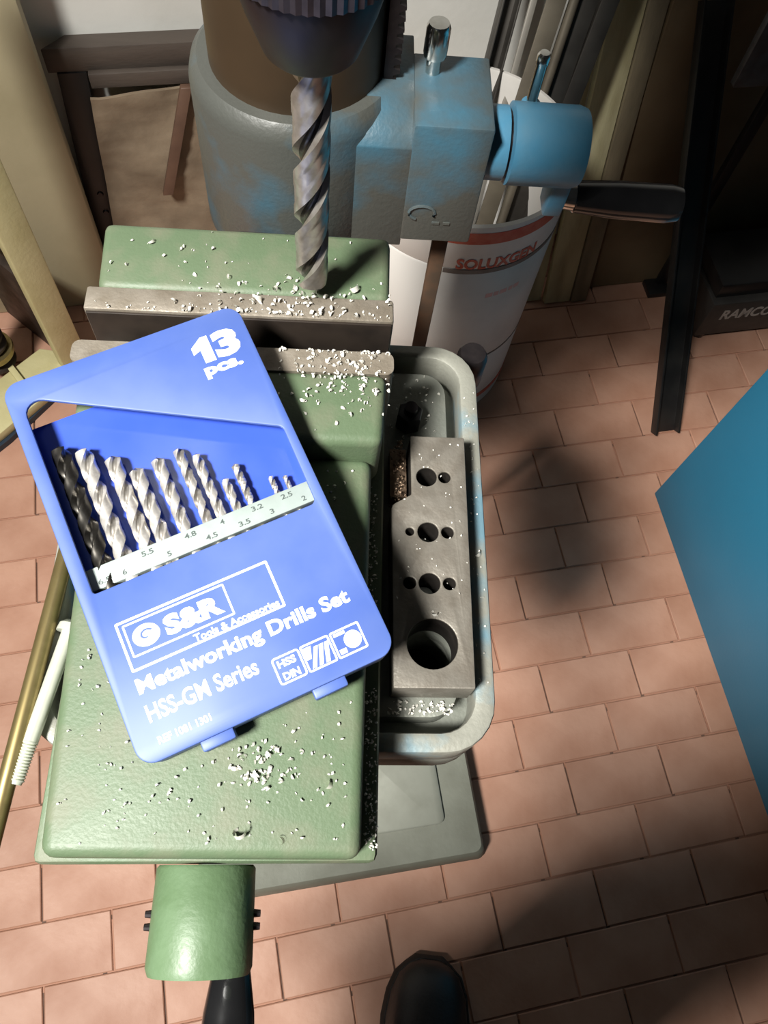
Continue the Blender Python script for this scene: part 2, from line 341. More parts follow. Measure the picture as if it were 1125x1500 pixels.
obj('head', B().prism(rrect(-0.085, 0.070, 0.165, 0.53, 0.05, 8), 1.27, 1.56), TEAL, dp, 0.01, 3)
obj('motor', B().lathe([(0.06, 1.30), (0.072, 1.305), (0.072, 1.50), (0.06, 1.51)], 36, Matrix.Translation((-0.03, 0.615, 0))), DKST, dp)
obj('belt_cover', B().prism(rrect(-0.11, 0.085, 0.14, 0.70, 0.08, 8), 1.56, 1.66), TEAL, dp, 0.012, 3)

# twist drills
def twist(R, flute, total, pitch, n=32, steps=46, phase=0.0, tip=0.55, fw=0.66):
    """point at z=0, shank at z=total"""
    rings = []
    def sect(z, sc, twistz, depth):
        out = []
        for k in range(n):
            a = 2 * pi * k / n; d_ = abs(((a + pi / 2) % pi) - pi / 2)       # angle from a flute centre at 0 / pi
            fl = max(0.0, 1 - (d_ / fw) ** 4)
            r = R * (1 - depth * fl) * (0.955 if d_ > 1.05 else 1.0)
            b_ = a + phase + 2 * pi * twistz / pitch
            out.append(Vector((sc * r * cos(b_), sc * r * sin(b_), z)))
        return out
    rings.append(sect(0.0, 0.02, 0, 0.55)); rings.append(sect(R * tip, 1.0, R * tip, 0.55))
    for i in range(1, steps + 1):
        z = R * tip + (flute - R * tip) * i / steps; t = i / steps
        dep = 0.55 if t < 0.88 else 0.55 * (1 - (t - 0.88) / 0.12)
        rings.append(sect(z, 1.0, z, dep))
    if total > flute:
        rings.append([Vector((R * 0.97 * cos(2 * pi * k / n + phase + 2 * pi * flute / pitch), R * 0.97 * sin(2 * pi * k / n + phase + 2 * pi * flute / pitch), flute + R * 0.3)) for k in range(n)])
        rings.append([Vector((p.x, p.y, total)) for p in rings[-1]])
    return B().rings(rings)
d = twist(0.0067, 0.112, 0.150, 0.062, phase=radians(-18), steps=70, n=48, fw=0.50).xf(Matrix.Translation((DX, DY, 0.9745)))
def dark_flutes(o, axis_pt, axis, R, matl):
    # ground lands stay bright, the flute surfaces keep their dark oxide
    o.data.materials.append(matl); c = WL[o.name]
    for p in o.data.polygons:
        q = p.center + c - axis_pt
        if (q - axis * (q @ axis)).length < R * 0.8: p.material_index = 1
    return o
tag(dark_flutes(obj('drill_bit', d, BIGD, smooth=35), Vector((DX, DY, 0.9745)), Vector((0, 0, 1)), 0.0067, HSSD), 'large worn twist drill bit clamped in the drill press chuck', 'drill bit')

# ------------------------------------------------------------------ vise on the table
vi = thing('drill_press_vise', 'heavy green machine vise covered in metal chips on the drill press table', 'vise', (-0.037, 0.13, 0.905))
vb = obj('bed', B().prism([(-0.101, 0.0015), (0.0232, 0.0015), (0.0285, 0.262), (-0.098, 0.262)], 0.905, 0.930), GREEN, vi, 0.003)
fj = obj('fixed_jaw', B().prism([(-0.1005, 0.2285), (0.0262, 0.2285), (0.0270, 0.2655), (-0.1020, 0.2655)], 0.930, 0.967), GREEN, vi, 0.004, 3)
obj('jaw_plate', B().box(-0.1045, 0.0280, 0.2170, 0.2292, 0.926, 0.9668), PLATE, fj, 0.0012)
obj('jaw_face', B().box(-0.1035, 0.0272, 0.2158, 0.2172, 0.931, 0.9655), mat('dark_jaw_face', '#38302a', '#211c19', 0.7, 60, 0.45, 0.3), fj, 0.0004)  # thin dark brown plate over the front of the fixed jaw
mj = obj('moving_jaw', B().prism([(-0.1010, 0.157), (0.0228, 0.157), (0.0250, 0.191), (-0.1015, 0.191)], 0.930, 0.9662), GREEN, vi, 0.004, 3)
obj('jaw_plate', B().rings([[Vector((p[0], p[1], z)) for p in rpoly([(-0.1062, 0.1900), (0.0278, 0.1900), (0.0278, 0.2012), (-0.1062, 0.2012)], 0.0035, 4)] for z in (0.926, 0.9664)]), PLATE, mj)
obj('slide_cover', B().prism([(-0.0922, 0.0035), (0.0160, 0.0025), (0.0195, 0.158), (-0.0965, 0.158)], 0.929, 0.9520), GREEN, vi, 0.0045, 4)
HZ = 0.9125; HX = -0.0407
hb = obj('screw_hub', B().lathe([(0.0175, 0), (0.0185, 0.0012), (0.0192, 0.034), (0.0182, 0.0365), (0.0, 0.0366)], 40, Matrix.Translation((HX, 0.0012, HZ)) @ Matrix.Rotation(pi / 2, 4, 'X')), GREENP, vi)
for sx in (-1, 1):
    for yy in (-0.0155, -0.0198):
        obj('set_screw', B().cyl((HX + sx * 0.0175, yy, HZ), (HX + sx * 0.0212, yy, HZ), 0.0016, 0.0012, 8), DKST, hb)
obj('crank_arm', B().box(-0.041, -0.027, -0.0335, -0.025, 0.852, HZ - 0.010), GREENP, vi, 0.002)
obj('crank_grip', B().lathe([(0.0062, 0), (0.0072, 0.002), (0.0105, 0.022), (0.0125, 0.05), (0.0130, 0.075), (0.0115, 0.088), (0.006, 0.093), (0.0, 0.094)], 32, Matrix.Translation((-0.0335, -0.0325, 0.860)) @ Matrix.Rotation(pi / 2, 4, 'X')), BLKPL, vi)

# ------------------------------------------------------------------ drilled steel block
out = rpoly([(0.0302, 0.0668), (0.0642, 0.0668), (0.0648, 0.1848), (0.0392, 0.1848), (0.0392, 0.1545), (0.0302, 0.1490)], [0.0006, 0.0006, 0.0006, 0.0006, 0.001, 0.003], 2)
holes = [circle(0.0469, 0.0856, 0.0108, 40)]
for yy, offs in ((0.1122, (-0.0087, 0, 0.0087)), (0.1362, (-0.0082, 0, 0.0087)), (0.1636, (0, 0.0083))):
    for dx in offs: holes.append(circle(0.0464 + dx, yy, 0.0047 if dx == 0 else (0.0019 if (dx < 0 and yy > 0.13) else 0.0028), 24))
blk = curve_mesh([out] + holes, 0.9050, 0.9245, 0.0006)
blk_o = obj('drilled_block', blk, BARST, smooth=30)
blk_o.data.materials.append(mat('shaded_bore', '#1f1c19', '#2b2622', 0.5, 200, 0.5, 0.2))  # hole walls coloured dark, painting in the shade of deep holes
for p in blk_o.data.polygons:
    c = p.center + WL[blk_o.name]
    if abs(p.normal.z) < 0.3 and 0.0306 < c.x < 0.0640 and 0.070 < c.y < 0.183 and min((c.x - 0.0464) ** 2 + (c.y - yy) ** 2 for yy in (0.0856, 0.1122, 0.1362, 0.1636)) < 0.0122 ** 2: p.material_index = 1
tag(blk_o, 'long grey steel block with round holes lying on the table beside the vise', 'steel block')
# black clamping nut behind the block
ct = thing('clamp_bolt', 'black bolt standing on the table behind the drilled steel block', 'bolt', (0.0405, 0.2025, 0.905))
nb = obj('nut', B().lathe([(0.0062, 0.905), (0.0066, 0.9058), (0.0066, 0.9160), (0.0060, 0.9168)], 6, Matrix.Translation((0.0405, 0.2025, 0)) @ Matrix.Rotation(0.3, 4, 'Z')), BLKMT, ct)
obj('stud', B().cyl((0.0405, 0.2025, 0.912), (0.0405, 0.2025, 0.9215), 0.0035, 0.0032, 14), DKST, ct)
# rods on the left rim of the table
rb_ = B().cyl((-0.1085, 0.165, 0.9136), (-0.1232, -0.010, 0.9136), 0.0036, n=16)
tag(obj('brass_rod', rb_, BRASS, bevel=0.0006), 'dull brass rod lying along the table edge left of the green vise', 'rod')
lb = thing('long_bolt', 'shiny chromed long bolt with round head beside the brass rod', 'bolt', (-0.1125, 0.06, 0.91))
p0 = Vector((-0.1052, 0.0915, 0.9134)); p1 = Vector((-0.1166, 0.0300, 0.9134)); dv = (p1 - p0).normalized()
obj('shank', B().cyl(p0, p0 + dv * 0.047, 0.0031, n=18), ZINC, lb)
obj('bolt_head', B().lathe([(0.0, -0.0045), (0.0030, -0.0042), (0.0050, -0.0025), (0.0054, 0.0), (0.0054, 0.0008), (0.0, 0.0009)], 22, Matrix.Translation(p0) @ dv.to_track_quat('Z', 'Y').to_matrix().to_4x4()), ZINC, lb)
pr = [(0.0031, 0.046)]
zz = 0.0465
while zz < 0.0612: pr += [(0.0032, zz), (0.0026, zz + 0.0006)]; zz += 0.0012
pr += [(0.0024, 0.0625), (0.0, 0.0628)]
obj('thread', B().lathe(pr, 18, Matrix.Translation(p0) @ dv.to_track_quat('Z', 'Y').to_matrix().to_4x4()), ZINC, lb)

# ------------------------------------------------------------------ drill set case, lying tilted on the vise
nzv = Vector((0.0, -0.11620732, 0.99322498)); exv = Vector((0.90315325, 0.42640967, 0.04988993)); eyv = Vector((-0.42931831, 0.89703436, 0.10495302))
CT = 0.0140
org = Vector((-0.04798864, 0.11853553, 0.97635866)) - nzv * (CT - 0.0008)
MC = Matrix.Identity(4)
for i in range(3): MC[i][0] = exv[i]; MC[i][1] = eyv[i]; MC[i][2] = nzv[i]; MC[i][3] = org[i]
cs = bpy.data.objects.new('drill_set_case', None); COL.objects.link(cs); cs.matrix_world = MC; cs.empty_display_size = 0.03; WL[cs.name] = Vector()
tag(cs, 'blue plastic drill set case with slanted window lying across the vise', 'drill case')
mm = 0.001
def R4(x0, x1, y0, y1, r, n=7): return rrect(x0 * mm, x1 * mm, y0 * mm, y1 * mm, r * mm, n)
window = [(x * mm, y * mm) for x, y in rpoly([(-42.2, -13.4), (43.2, -13.6), (43.8, 19.6), (-42.0, 69.2)], [1.2, 2.2, 3.0, 5.0], 6)]
fc = obj('front_cover', curve_mesh([R4(-47.5, 47.5, -76, 76, 6.5), window], 0.0122, CT, 0.0007), CASE, cs, smooth=30)
sw = obj('side_wall', curve_mesh([R4(-47.2, 47.2, -75.7, 75.7, 6.2), R4(-45.6, 45.6, -74.0, 74.0, 5)], 0.0, 0.0126, 0.0003), CASE, cs)
obj('back_panel', curve_mesh([rpoly([(-46.2 * mm, -75 * mm), (46.2 * mm, -75 * mm), (46.2 * mm, 61.5 * mm), (-46.2 * mm, 61.5 * mm)], 0.003)], 0.0, 0.0014), CASEIN, cs)
for x0, x1 in ((-27.2, -15.2), (14.3, 27.0)):
    obj('hinge_tab', B().box(x0 * mm, x1 * mm, -0.0795, -0.0748, 0.0045, 0.0118), CASE, cs, 0.0008)
hd = obj('drill_holder', B().box(-0.0452, 0.0452, -0.0112, -0.0028, 0.0014, 0.0092), HOLD, cs, 0.0005)
nums = [('6.5', -38.5, 0), ('6', -29.5, 0), ('5.5', -21, 1), ('5', -12.5, 0), ('4.8', -4.5, 1), ('4.5', 2.5, 0), ('4', 9.5, 1), ('3.5', 15.5, 0), ('3.2', 22, 1), ('3', 28, 0), ('2.5', 34, 1), ('2', 41, 0)]
for s_, x, up in nums:
    obj('size_number', text_mesh(s_, (1.0 + 0.9 * (len(s_) - 1)) * 1.6 * mm, 2.0 * mm, (x - 1.5) * mm, (-6.2 if up else -9.8) * mm, 0.0092, 0.00006, 0.02), INK, hd)
# printing
TZ = CT
def line(body, x0, x1, y0, y1, bold=0.02, label=None, name='lettering', parent=fc, matl=PRINT):
    o = obj(name, text_mesh(body, (x1 - x0) * mm, (y1 - y0) * mm, x0 * mm, y0 * mm, TZ, 0.00010, bold), matl, parent, smooth=20)
    if label: o['label'] = label
    return o
obj('lettering', curve_mesh([[(x * mm, y * mm) for x, y in ((27.0, 55.6), (31.4, 55.6), (31.4, 67.0), (28.6, 67.0), (23.9, 63.6), (23.9, 60.4), (27.0, 61.6))]], TZ, TZ + 0.0001), PRINT, fc, smooth=20)['label'] = 'large white figure 1'
line('3', 32.4, 42.6, 55.4, 67.2, 0.06, 'large white figure 3')
line('pcs.', 25.2, 40.6, 48.6, 53.8, 0.05, 'white lettering pcs.')
def frame(x0, x1, y0, y1, t, name='printed_frame', r=0.6):
    return obj(name, curve_mesh([R4(x0, x1, y0, y1, r, 3), R4(x0 + t, x1 - t, y0 + t, y1 - t, max(r - t, 0.15), 3)], TZ, TZ + 0.0001), PRINT, fc, smooth=20)
frame(-39.3, 17.8, -45.0, -26.6, 0.9); frame(-37.2, 0.4, -40.4, -28.2, 0.7)
obj('emblem', curve_mesh([[(x * mm, y * mm) for x, y in [(-30.4 + 4.9 * cos(2 * pi * k / 32), -34.4 + 4.0 * sin(2 * pi * k / 32)) for k in range(32)]],
    [(x * mm, y * mm) for x, y in [(-30.4 + (3.1 - 0.14 * k) * cos(0.55 + k * 0.33), -34.4 + (2.5 - 0.11 * k) * sin(0.55 + k * 0.33)) for k in range(15)] + [(-30.4 + (2.3 - 0.14 * k) * cos(0.55 + k * 0.33), -34.4 + (1.8 - 0.10 * k) * sin(0.55 + k * 0.33)) for k in range(13, -1, -1)]]], TZ, TZ + 0.0001), PRINT, fc, smooth=20)
line('S&R', -23.8, -2.4, -38.2, -30.8, 0.06, 'white letters S&R')
line('Tools & Accessories', -16.0, 16.0, -44.0, -41.2, 0.03, 'small white lettering in the printed frame')
line('Metalworking Drills Set', -39.6, 39.6, -54.6, -47.4, 0.035, 'white lettering Metalworking Drills Set')
line('HSS-GM Series', -39.6, 0.4, -63.2, -57.0, 0.025, 'white lettering HSS-GM Series')
line('REF 1081 1301', -39.2, -20.4, -71.0, -68.3, 0.03, 'small white reference number')
frame(5.2, 15.6, -70.4, -60.4, 0.7, 'printed_icon', 1.2); frame(16.0, 27.0, -70.4, -60.4, 0.7, 'printed_icon', 0.8); frame(27.4, 38.8, -70.4, -60.4, 0.7, 'printed_icon', 0.8)
line('HSS', 6.8, 13.6, -64.6, -61.8, 0.04); line('DIN', 7.2, 13.4, -69.2, -66.4, 0.04)
def flat(name, polys): return obj(name, curve_mesh([[(x * mm, y * mm) for x, y in p] for p in polys], TZ, TZ + 0.0001), PRINT, fc, smooth=20)
for k in range(3): flat('printed_icon', [[(17.6 + 2.6 * k, -69.4), (19.2 + 2.6 * k, -69.4), (22.4 + 2.0 * k, -62.4), (20.8 + 2.0 * k, -62.4)]])
flat('printed_icon', [[(16.8, -66.0), (18.6, -66.0), (20.0, -61.6), (16.8, -61.6)]])
flat('printed_icon', [circle(34.6, -65.6, 3.2, 24)]); flat('printed_icon', [[(28.6, -69.2), (31.2, -69.2), (31.2, -67.4), (28.6, -67.4)]]); flat('printed_icon', [[(28.6, -62.6), (33.0, -62.6), (33.0, -61.4), (28.6, -61.4)]])

# drills in the case
specs = [(-36.6, 48.6, 6.5, 'the thickest and darkest, at the left end'), (-28.9, 44.6, 6.0, 'second from the thick left end'), (-19.9, 37.4, 5.6, 'third from the thick left end'), (-13.3, 29.2, 5.4, 'fourth from the thick left end'),
         (-4.6, 30.2, 4.8, 'fifth from the thick left end'), (4.0, 30.9, 3.9, 'sixth from the thick left end'), (9.6, 26.0, 3.9, 'seventh from the thick left end'), (16.0, 12.2, 3.4, 'eighth, shorter than its right neighbour'), (21.8, 16.2, 3.0, 'ninth, taller than its left neighbour'), (32.4, 6.2, 2.2, 'tenth, thin, second from the right end'), (37.6, 4.2, 1.9, 'the thinnest, at the right end')]
for i, (x, tipy, dia, txt) in enumerate(specs):
    R = dia / 2 * mm * 1.1; L = min(0.100, (tipy + 70) * mm)
    g = twist(R, L * 0.66, L, dia * mm * 4.6, n=24, steps=44, phase=random.uniform(0, 3), tip=0.6)
    zc = 0.0014 + max(R, 0.0022) + 0.0012
    T = Matrix.Translation((x * mm, tipy * mm, zc)) @ Matrix.Rotation(pi / 2, 4, 'X')
    g.xf(MC @ T)
    o = dark_flutes(obj('twist_drill', g, HSSD if i == 0 else HSS, smooth=30), MC @ Vector((x * mm, tipy * mm, zc)), -eyv, R, HSSM if i else HSSD)
    tag(o, 'steel twist drill in the blue case, ' + txt, 'drill bit', 'twist drills in the case')

# ------------------------------------------------------------------ metal shavings
def chip(bb, c, size, wdt, rot, tilt=None):
    """a curled ribbon of swarf"""
    size *= 0.85; wdt *= 0.85
    n = 7; turn = random.uniform(2.2, 5.5); rad = size / 2; helix = random.uniform(-0.5, 0.9) * size
    q = Matrix.Rotation(rot, 3, 'Z') @ Matrix.Rotation(tilt if tilt is not None else random.uniform(-0.6, 0.6), 3, 'X')
    pts = []
    for k in range(n + 1):
        a = turn * k / n; base = Vector((rad * cos(a), helix * (k / n - 0.5), rad * sin(a)))
        wv = Vector((0.15 * wdt * cos(a), wdt, 0.15 * wdt * sin(a))) * (0.35 + 0.65 * sin(pi * (k + 0.6) / (n + 1.2)))
        pts += [q @ (base - wv / 2), q @ (base + wv / 2)]
    lo = min(p.z for p in pts)
    return bb.add([Vector((p.x + c[0], p.y + c[1], p.z - lo + c[2])) for p in pts], [(2 * k, 2 * k + 1, 2 * k + 3, 2 * k + 2) for k in range(n)])
MCI = MC.inverted()
def under_case(x, y):
    p = Vector((x, y, 0.965)); l = MCI @ p
    return abs(l.x) < 0.050 and abs(l.y) < 0.079
def scatter(bb, count, fx, fy, z, smin, smax):
    k = 0; tries = 0
    while k < count and tries < count * 30:
        tries += 1; x = fx(); y = fy()
        if under_case(x, y): continue
        s = random.uniform(smin, smax); chip(bb, (x, y, z), s, s * random.uniform(0.35, 0.8), random.uniform(0, 2 * pi)); k += 1
    return bb
U = random.uniform; G = random.gauss
def clampf(v, a, b): return max(a, min(b, v))
s1 = B()
scatter(s1, 110, lambda: clampf(G(-0.012, 0.022), -0.09, 0.026), lambda: clampf(G(0.224, 0.007), 0.2185, 0.262), 0.967, 0.0008, 0.0030)
scatter(s1, 60, lambda: U(-0.1, 0.026), lambda: clampf(G(0.2195, 0.0012), 0.2178, 0.223), 0.9668, 0.0007, 0.0016)
scatter(s1, 45, lambda: U(-0.098, 0.024), lambda: U(0.224, 0.262), 0.967, 0.0007, 0.0019)
scatter(s1, 200, lambda: clampf(G(0.004, 0.012), -0.02, 0.0255), lambda: clampf(G(0.190, 0.010), 0.162, 0.2005), 0.9664, 0.0007, 0.0025)
tag(obj('metal_shavings', s1, CHIP, smooth=60), 'bright curled metal shavings scattered over the two vise jaws', 'metal shavings', kind='stuff')
s2 = B()
scatter(s2, 150, lambda: U(-0.088, 0.012), lambda: U(0.007, 0.152), 0.9520, 0.0006, 0.0017)
scatter(s2, 75, lambda: clampf(G(-0.0205, 0.0055), -0.04, 0.0), lambda: clampf(G(0.034, 0.0045), 0.02, 0.05), 0.9520, 0.0008, 0.0026)
tag(obj('metal_shavings', s2, CHIP, smooth=60), 'bright metal shavings on the flat green top of the vise', 'metal shavings', kind='stuff')
s3 = B()
scatter(s3, 260, lambda: U(0.0185, 0.0232), lambda: U(0.006, 0.155), 0.930, 0.0006, 0.0015)
tag(obj('metal_shavings', s3, CHIP, smooth=60), 'fine metal shavings along the side ledge of the vise', 'metal shavings', kind='stuff')
s4 = B()
scatter(s4, 55, lambda: U(0.030, 0.058), lambda: U(0.0595, 0.0655), 0.905, 0.0008, 0.0022)
scatter(s4, 35, lambda: U(0.030, 0.058), lambda: U(0.187, 0.231), 0.905, 0.0007, 0.0022)
scatter(s4, 40, lambda: U(0.068, 0.074), lambda: U(0.07, 0.22), 0.910, 0.0006, 0.0014)
tag(obj('metal_shavings', s4, CHIP, smooth=60), 'metal shavings on the drill press table around the drilled block', 'metal shavings', kind='stuff')
s5 = B()
scatter(s5, 45, lambda: U(0.032, 0.063), lambda: U(0.095, 0.183), 0.9245, 0.0005, 0.0013)
tag(obj('metal_shavings', s5, CHIP, smooth=60), 'few fine shavings on top of the drilled steel block', 'metal shavings', kind='stuff')
# brown heap of swarf in the notch of the block
s6 = B()
for k in range(230):
    t = random.random(); x = clampf(G(0.0345, 0.0018), 0.0300, 0.0386); y = U(0.156, 0.184); zt = 0.905 + 0.017 * max(0.0, 1 - ((x - 0.0345) / 0.005) ** 2) * random.random()
    chip(s6, (x, y, zt), U(0.0008, 0.0022), U(0.0005, 0.0012), U(0, 6.28))
s6.box(0.0305, 0.0382, 0.158, 0.183, 0.905, 0.914)
tag(obj('swarf_heap', s6, CHIPD, smooth=60), 'brown heap of swarf packed beside the notched end of the block', 'metal shavings', kind='stuff')
# single large curls
def curl(label, x, y, z, size, wdt, rot):
    bb = B(); st = random.getstate(); random.seed(int(abs(x) * 1e5) + 3); chip(bb, (x, y, z), size, wdt, rot, 0.9); random.setstate(st)
    tag(obj('metal_curl', bb, CHIP, smooth=60), label, 'metal shaving', 'single large shavings')
curl('crescent shaped shaving near the front edge of the green vise', -0.0255, 0.0110, 0.952, 0.0055, 0.0026, 0.4)
curl('pale flake of metal near the right edge of the green vise', 0.0040, 0.0268, 0.952, 0.0034, 0.0034, 1.2)
curl('small curl on the very front edge of the vise', -0.0117, 0.0085, 0.952, 0.0032, 0.0018, 2.0)
curl('rolled curl on the fixed jaw right of the drill bit', 0.0105, 0.2330, 0.967, 0.0048, 0.0030, 0.9)
curl('rolled curl on the fixed jaw left of the drill bit', -0.0315, 0.2255, 0.967, 0.0046, 0.0028, 0.2)
curl('bright curl on the table rim beside the drilled block', 0.0708, 0.1320, 0.910, 0.0040, 0.0028, 1.0)
curl('bright curl at the back left of the fixed jaw', -0.0800, 0.2545, 0.967, 0.0040, 0.0014, 0.9)
curl('curl on the edge of the large hole of the block', 0.0480, 0.0985, 0.9245, 0.0030, 0.0018, 0.5)

# ------------------------------------------------------------------ white drum with metal profiles
DC = Vector((0.179, 0.897)); DR = 0.152
dr = thing('drum', 'white plastic drum with red stripes behind the drill press', 'drum', (DC.x, DC.y, 0.0))
TDm = Matrix.Translation((DC.x, DC.y, 0))
body = obj('drum_body', B().lathe([(0.146, 0.0), (0.150, 0.006), (0.1505, 0.170), (0.1490, 0.1725), (0.1505, 0.175), (DR, 0.395), (0.150, 0.398), (DR, 0.401), (DR, 0.472), (0.1545, 0.474), (0.1545, 0.480), (0.149, 0.481), (0.148, 0.476), (0.146, 0.02), (0.0, 0.015)], 72, TDm), DRUM, dr, smooth=50)
def band(z0, z1, r, a0, a1, matl, name):
    n = 40; bb = B(); vs = []
    for k in range(n + 1):
        a = radians(a0 + (a1 - a0) * k / n)
        for rr, zz in ((r, z0), (r, z1), (r - 0.001, z1), (r - 0.001, z0)): vs.append(Vector((DC.x + rr * cos(a), DC.y + rr * sin(a), zz)))
    fs = []
    for k in range(n):
        for j in range(4): fs.append((4 * k + j, 4 * k + (j + 1) % 4, 4 * k + 4 + (j + 1) % 4, 4 * k + 4 + j))
    fs += [(0, 1, 2, 3), tuple(4 * n + j for j in (3, 2, 1, 0))]
    return obj(name, bb.add(vs, fs), matl, body)
band(0.448, 0.468, DR + 0.0006, -200, 20, RED, 'red_stripe'); band(0.034, 0.046, 0.1512, -200, 20, RED, 'red_stripe')
band(0.391, 0.399, DR + 0.0005, -100, 10, GREYP, 'grey_line')
band(0.171, 0.1740, 0.1512, -200, 20, GREYP, 'grey_line')
def wrap(me, r):
    # x in metres along the surface measured from the angle -95 deg
    for v in me.vertices:
        a = radians(-94) + v.co.x / r; rr = r + v.co.z
        v.co = Vector((DC.x + rr * cos(a), DC.y + rr * sin(a), v.co.y))
    return me
obj('lettering', wrap(text_mesh('SOLUXGEN', 0.122, 0.020, 0.0, 0.4005, 0.0004, 0.0004, 0.03), DR), RED, body)
for x0, x1 in ((0.055, 0.066), (0.068, 0.076), (0.078, 0.090), (0.093, 0.100), (0.102, 0.112)):
    me = curve_mesh([rrect(x0, x1, 0.335, 0.344, 0.001, 2)], 0.0, 0.0004); obj('faded_print', wrap(me, DR - 0.0006), PINK, body)
# profiles standing in the drum, leaning on the wall
def profile(name, label, foot, top, wd, dp_, matl, shape='flat'):
    f = Vector(foot); t = Vector(top); ax = (t - f).normalized(); side = ax.cross(Vector((0, 1, 0))).normalized(); back = side.cross(ax)
    if shape == 'flat': sec = [(-wd, -dp_), (wd, -dp_), (wd, dp_), (-wd, dp_)]
    elif shape == 'angle': sec = [(-wd, -wd), (wd, -wd), (wd, -wd + dp_), (-wd + dp_, -wd + dp_), (-wd + dp_, wd), (-wd, wd)]
    elif shape == 'channel': sec = [(-wd, -wd), (-wd + dp_, -wd), (-wd + dp_, wd - dp_), (wd - dp_, wd - dp_), (wd - dp_, -wd), (wd, -wd), (wd, wd), (-wd, wd)]
    else: sec = [(wd * cos(2 * pi * k / 16), wd * sin(2 * pi * k / 16)) for k in range(16)]
    bb = B().rings([[p + side * a + back * c for a, c in sec] for p in (f, t)])
    o = obj(name, bb, matl, bevel=0.0008 if shape in ('flat', 'channel', 'angle') else 0)
    return tag(o, label, 'metal profile', 'profiles standing in the drum')
profile('steel_profile', 'wide dark steel channel standing in the drum, leftmost of the bundle', (0.165, 0.865, 0.022), (0.245, 1.115, 0.66), 0.0125, 0.003, BARS[0], 'channel')
profile('steel_profile', 'narrow light grey strip standing in the drum beside the dark channel', (0.195, 0.855, 0.022), (0.270, 1.095, 0.60), 0.0045, 0.003, BARS[2], 'flat')
profile('steel_profile', 'grey brown angle bar in the middle of the bundle in the drum', (0.195, 0.830, 0.026), (0.305, 1.105, 0.68), 0.0135, 0.003, BARS[1], 'angle')
profile('steel_profile', 'thin dark rod in the drum right of the grey brown angle bar', (0.222, 0.820, 0.022), (0.329, 1.098, 0.66), 0.007, 0.003, BARS[1], 'round')
profile('steel_profile', 'broad dark flat bar in the drum right of the middle', (0.245, 0.845, 0.022), (0.358, 1.130, 0.70), 0.015, 0.004, BARS[0], 'flat')
profile('steel_profile', 'dark square tube standing in the drum, rightmost of the bundle', (0.262, 0.865, 0.026), (0.392, 1.135, 0.70), 0.0125, 0.0125, BARS[0], 'flat')

# ------------------------------------------------------------------ boards, panel and steel things at the right
def leaning(name, label, cat, u0, u1, v0, v1, z1, th, matl, group=None, bev=0.001, shift=0.0):
    # board with its foot on the floor at v0 and its head at v1, height z1
    n_ = Vector((0, z1, -(v1 - v0))).normalized() * th
    f = [(u0, v0, 0.0), (u1, v0, 0.0)]; t = [(u0 + shift, v1, z1), (u1 + shift, v1, z1)]
    lift = -min(0.0, n_.z)
    vs = [Vector(p) for p in f] + [Vector(p) + n_ for p in f[::-1]] + [Vector(p) for p in t] + [Vector(p) + n_ for p in t[::-1]]
    bb = B().add([Vector((p.x, p.y, p.z + lift)) for p in vs], [(3, 2, 1, 0), (4, 5, 6, 7), (0, 1, 5, 4), (1, 2, 6, 5), (2, 3, 7, 6), (3, 0, 4, 7)])
    o = obj(name, bb.xf(ROOM), matl, bevel=bev); return tag(o, label, cat, group)
leaning('wooden_board', 'pale narrow wooden board leaning on the wall, nearest to the drum', 'board', 0.560, 0.592, 0.935, 1.072, 0.555, 0.012, BOARD1, 'boards leaning on the wall', 0.0015)
leaning('wooden_board', 'wide pale streaked board leaning on the wall between two narrower boards', 'board', 0.597, 0.650, 0.925, 1.068, 0.560, 0.014, BOARD1, 'boards leaning on the wall', 0.0015)
leaning('wooden_board', 'narrow grey brown board leaning beside the large brown panel', 'board', 0.652, 0.684, 0.922, 1.066, 0.565, 0.016, BOARD2, 'boards leaning on the wall', 0.0015)
leaning('brown_panel', 'large brown panel leaning on the wall behind the black steel channel', 'panel', 0.687, 1.28, 0.955, 1.066, 0.62, 0.012, PANEL, None, 0.001)
st = B()
f = Vector((0.742, 0.593, 0.0)); 
def chan(f, t, wd, dp_, wall):
    f = Vector(f); t = Vector(t); ax = (t - f).normalized(); side = Vector((1, 0, 0)); back = side.cross(ax)
    sec = [(-wd, -dp_), (-wd + wall, -dp_), (-wd + wall, dp_ - wall), (wd - wall, dp_ - wall), (wd - wall, -dp_), (wd, -dp_), (wd, dp_), (-wd, dp_)]
    return B().rings([[p + side * a - back * c for a, c in sec] for p in (f, t)])
tag(obj('steel_channel', chan((0.742, 0.606, 0.012), (0.742, 1.030, 0.536), 0.024, 0.010, 0.004).xf(ROOM), BLKMT, bevel=0.0008), 'long black steel channel leaning back on the wall beside the brown panel', 'steel channel')
# dark machine on the floor with lettering
mc = thing('machine_box', 'dark grey machine housing with white lettering on the floor in the shade', 'machine', uvw(1.05, 0.93, 0))
hb2 = obj('housing', B().rings([[Vector((u, v, z)) for u, v in ((0.862, 0.80), (1.30, 0.80), (1.30, 0.945), (0.862, 0.945))] for z in (0.02, 0.115)]).xf(ROOM), DGREY, mc, 0.004)
obj('lid', B().box(0.868, 1.294, 0.815, 0.940, 0.115, 0.150).xf(ROOM), BLKMT, mc, 0.004)
for u in (0.89, 1.27):
    for v in (0.82, 0.925): obj('rubber_foot', B().cyl(uvw(u, v, 0), uvw(u, v, 0.022), 0.012, n=16), BLKPL, mc)
tmz = text_mesh('RAMCO PR', 0.150, 0.028, 0.893, 0.068, 0, 0.0004, 0.03)
tmz.transform(Matrix(((1, 0, 0, 0), (0, 0, -1, 0.7998), (0, 1, 0, 0), (0, 0, 0, 1)))); tmz.transform(ROOM)
obj('lettering', tmz, mat('grey_lettering', '#a09a94', '#7f7a75', 0.5, 60, 0.6), hb2)
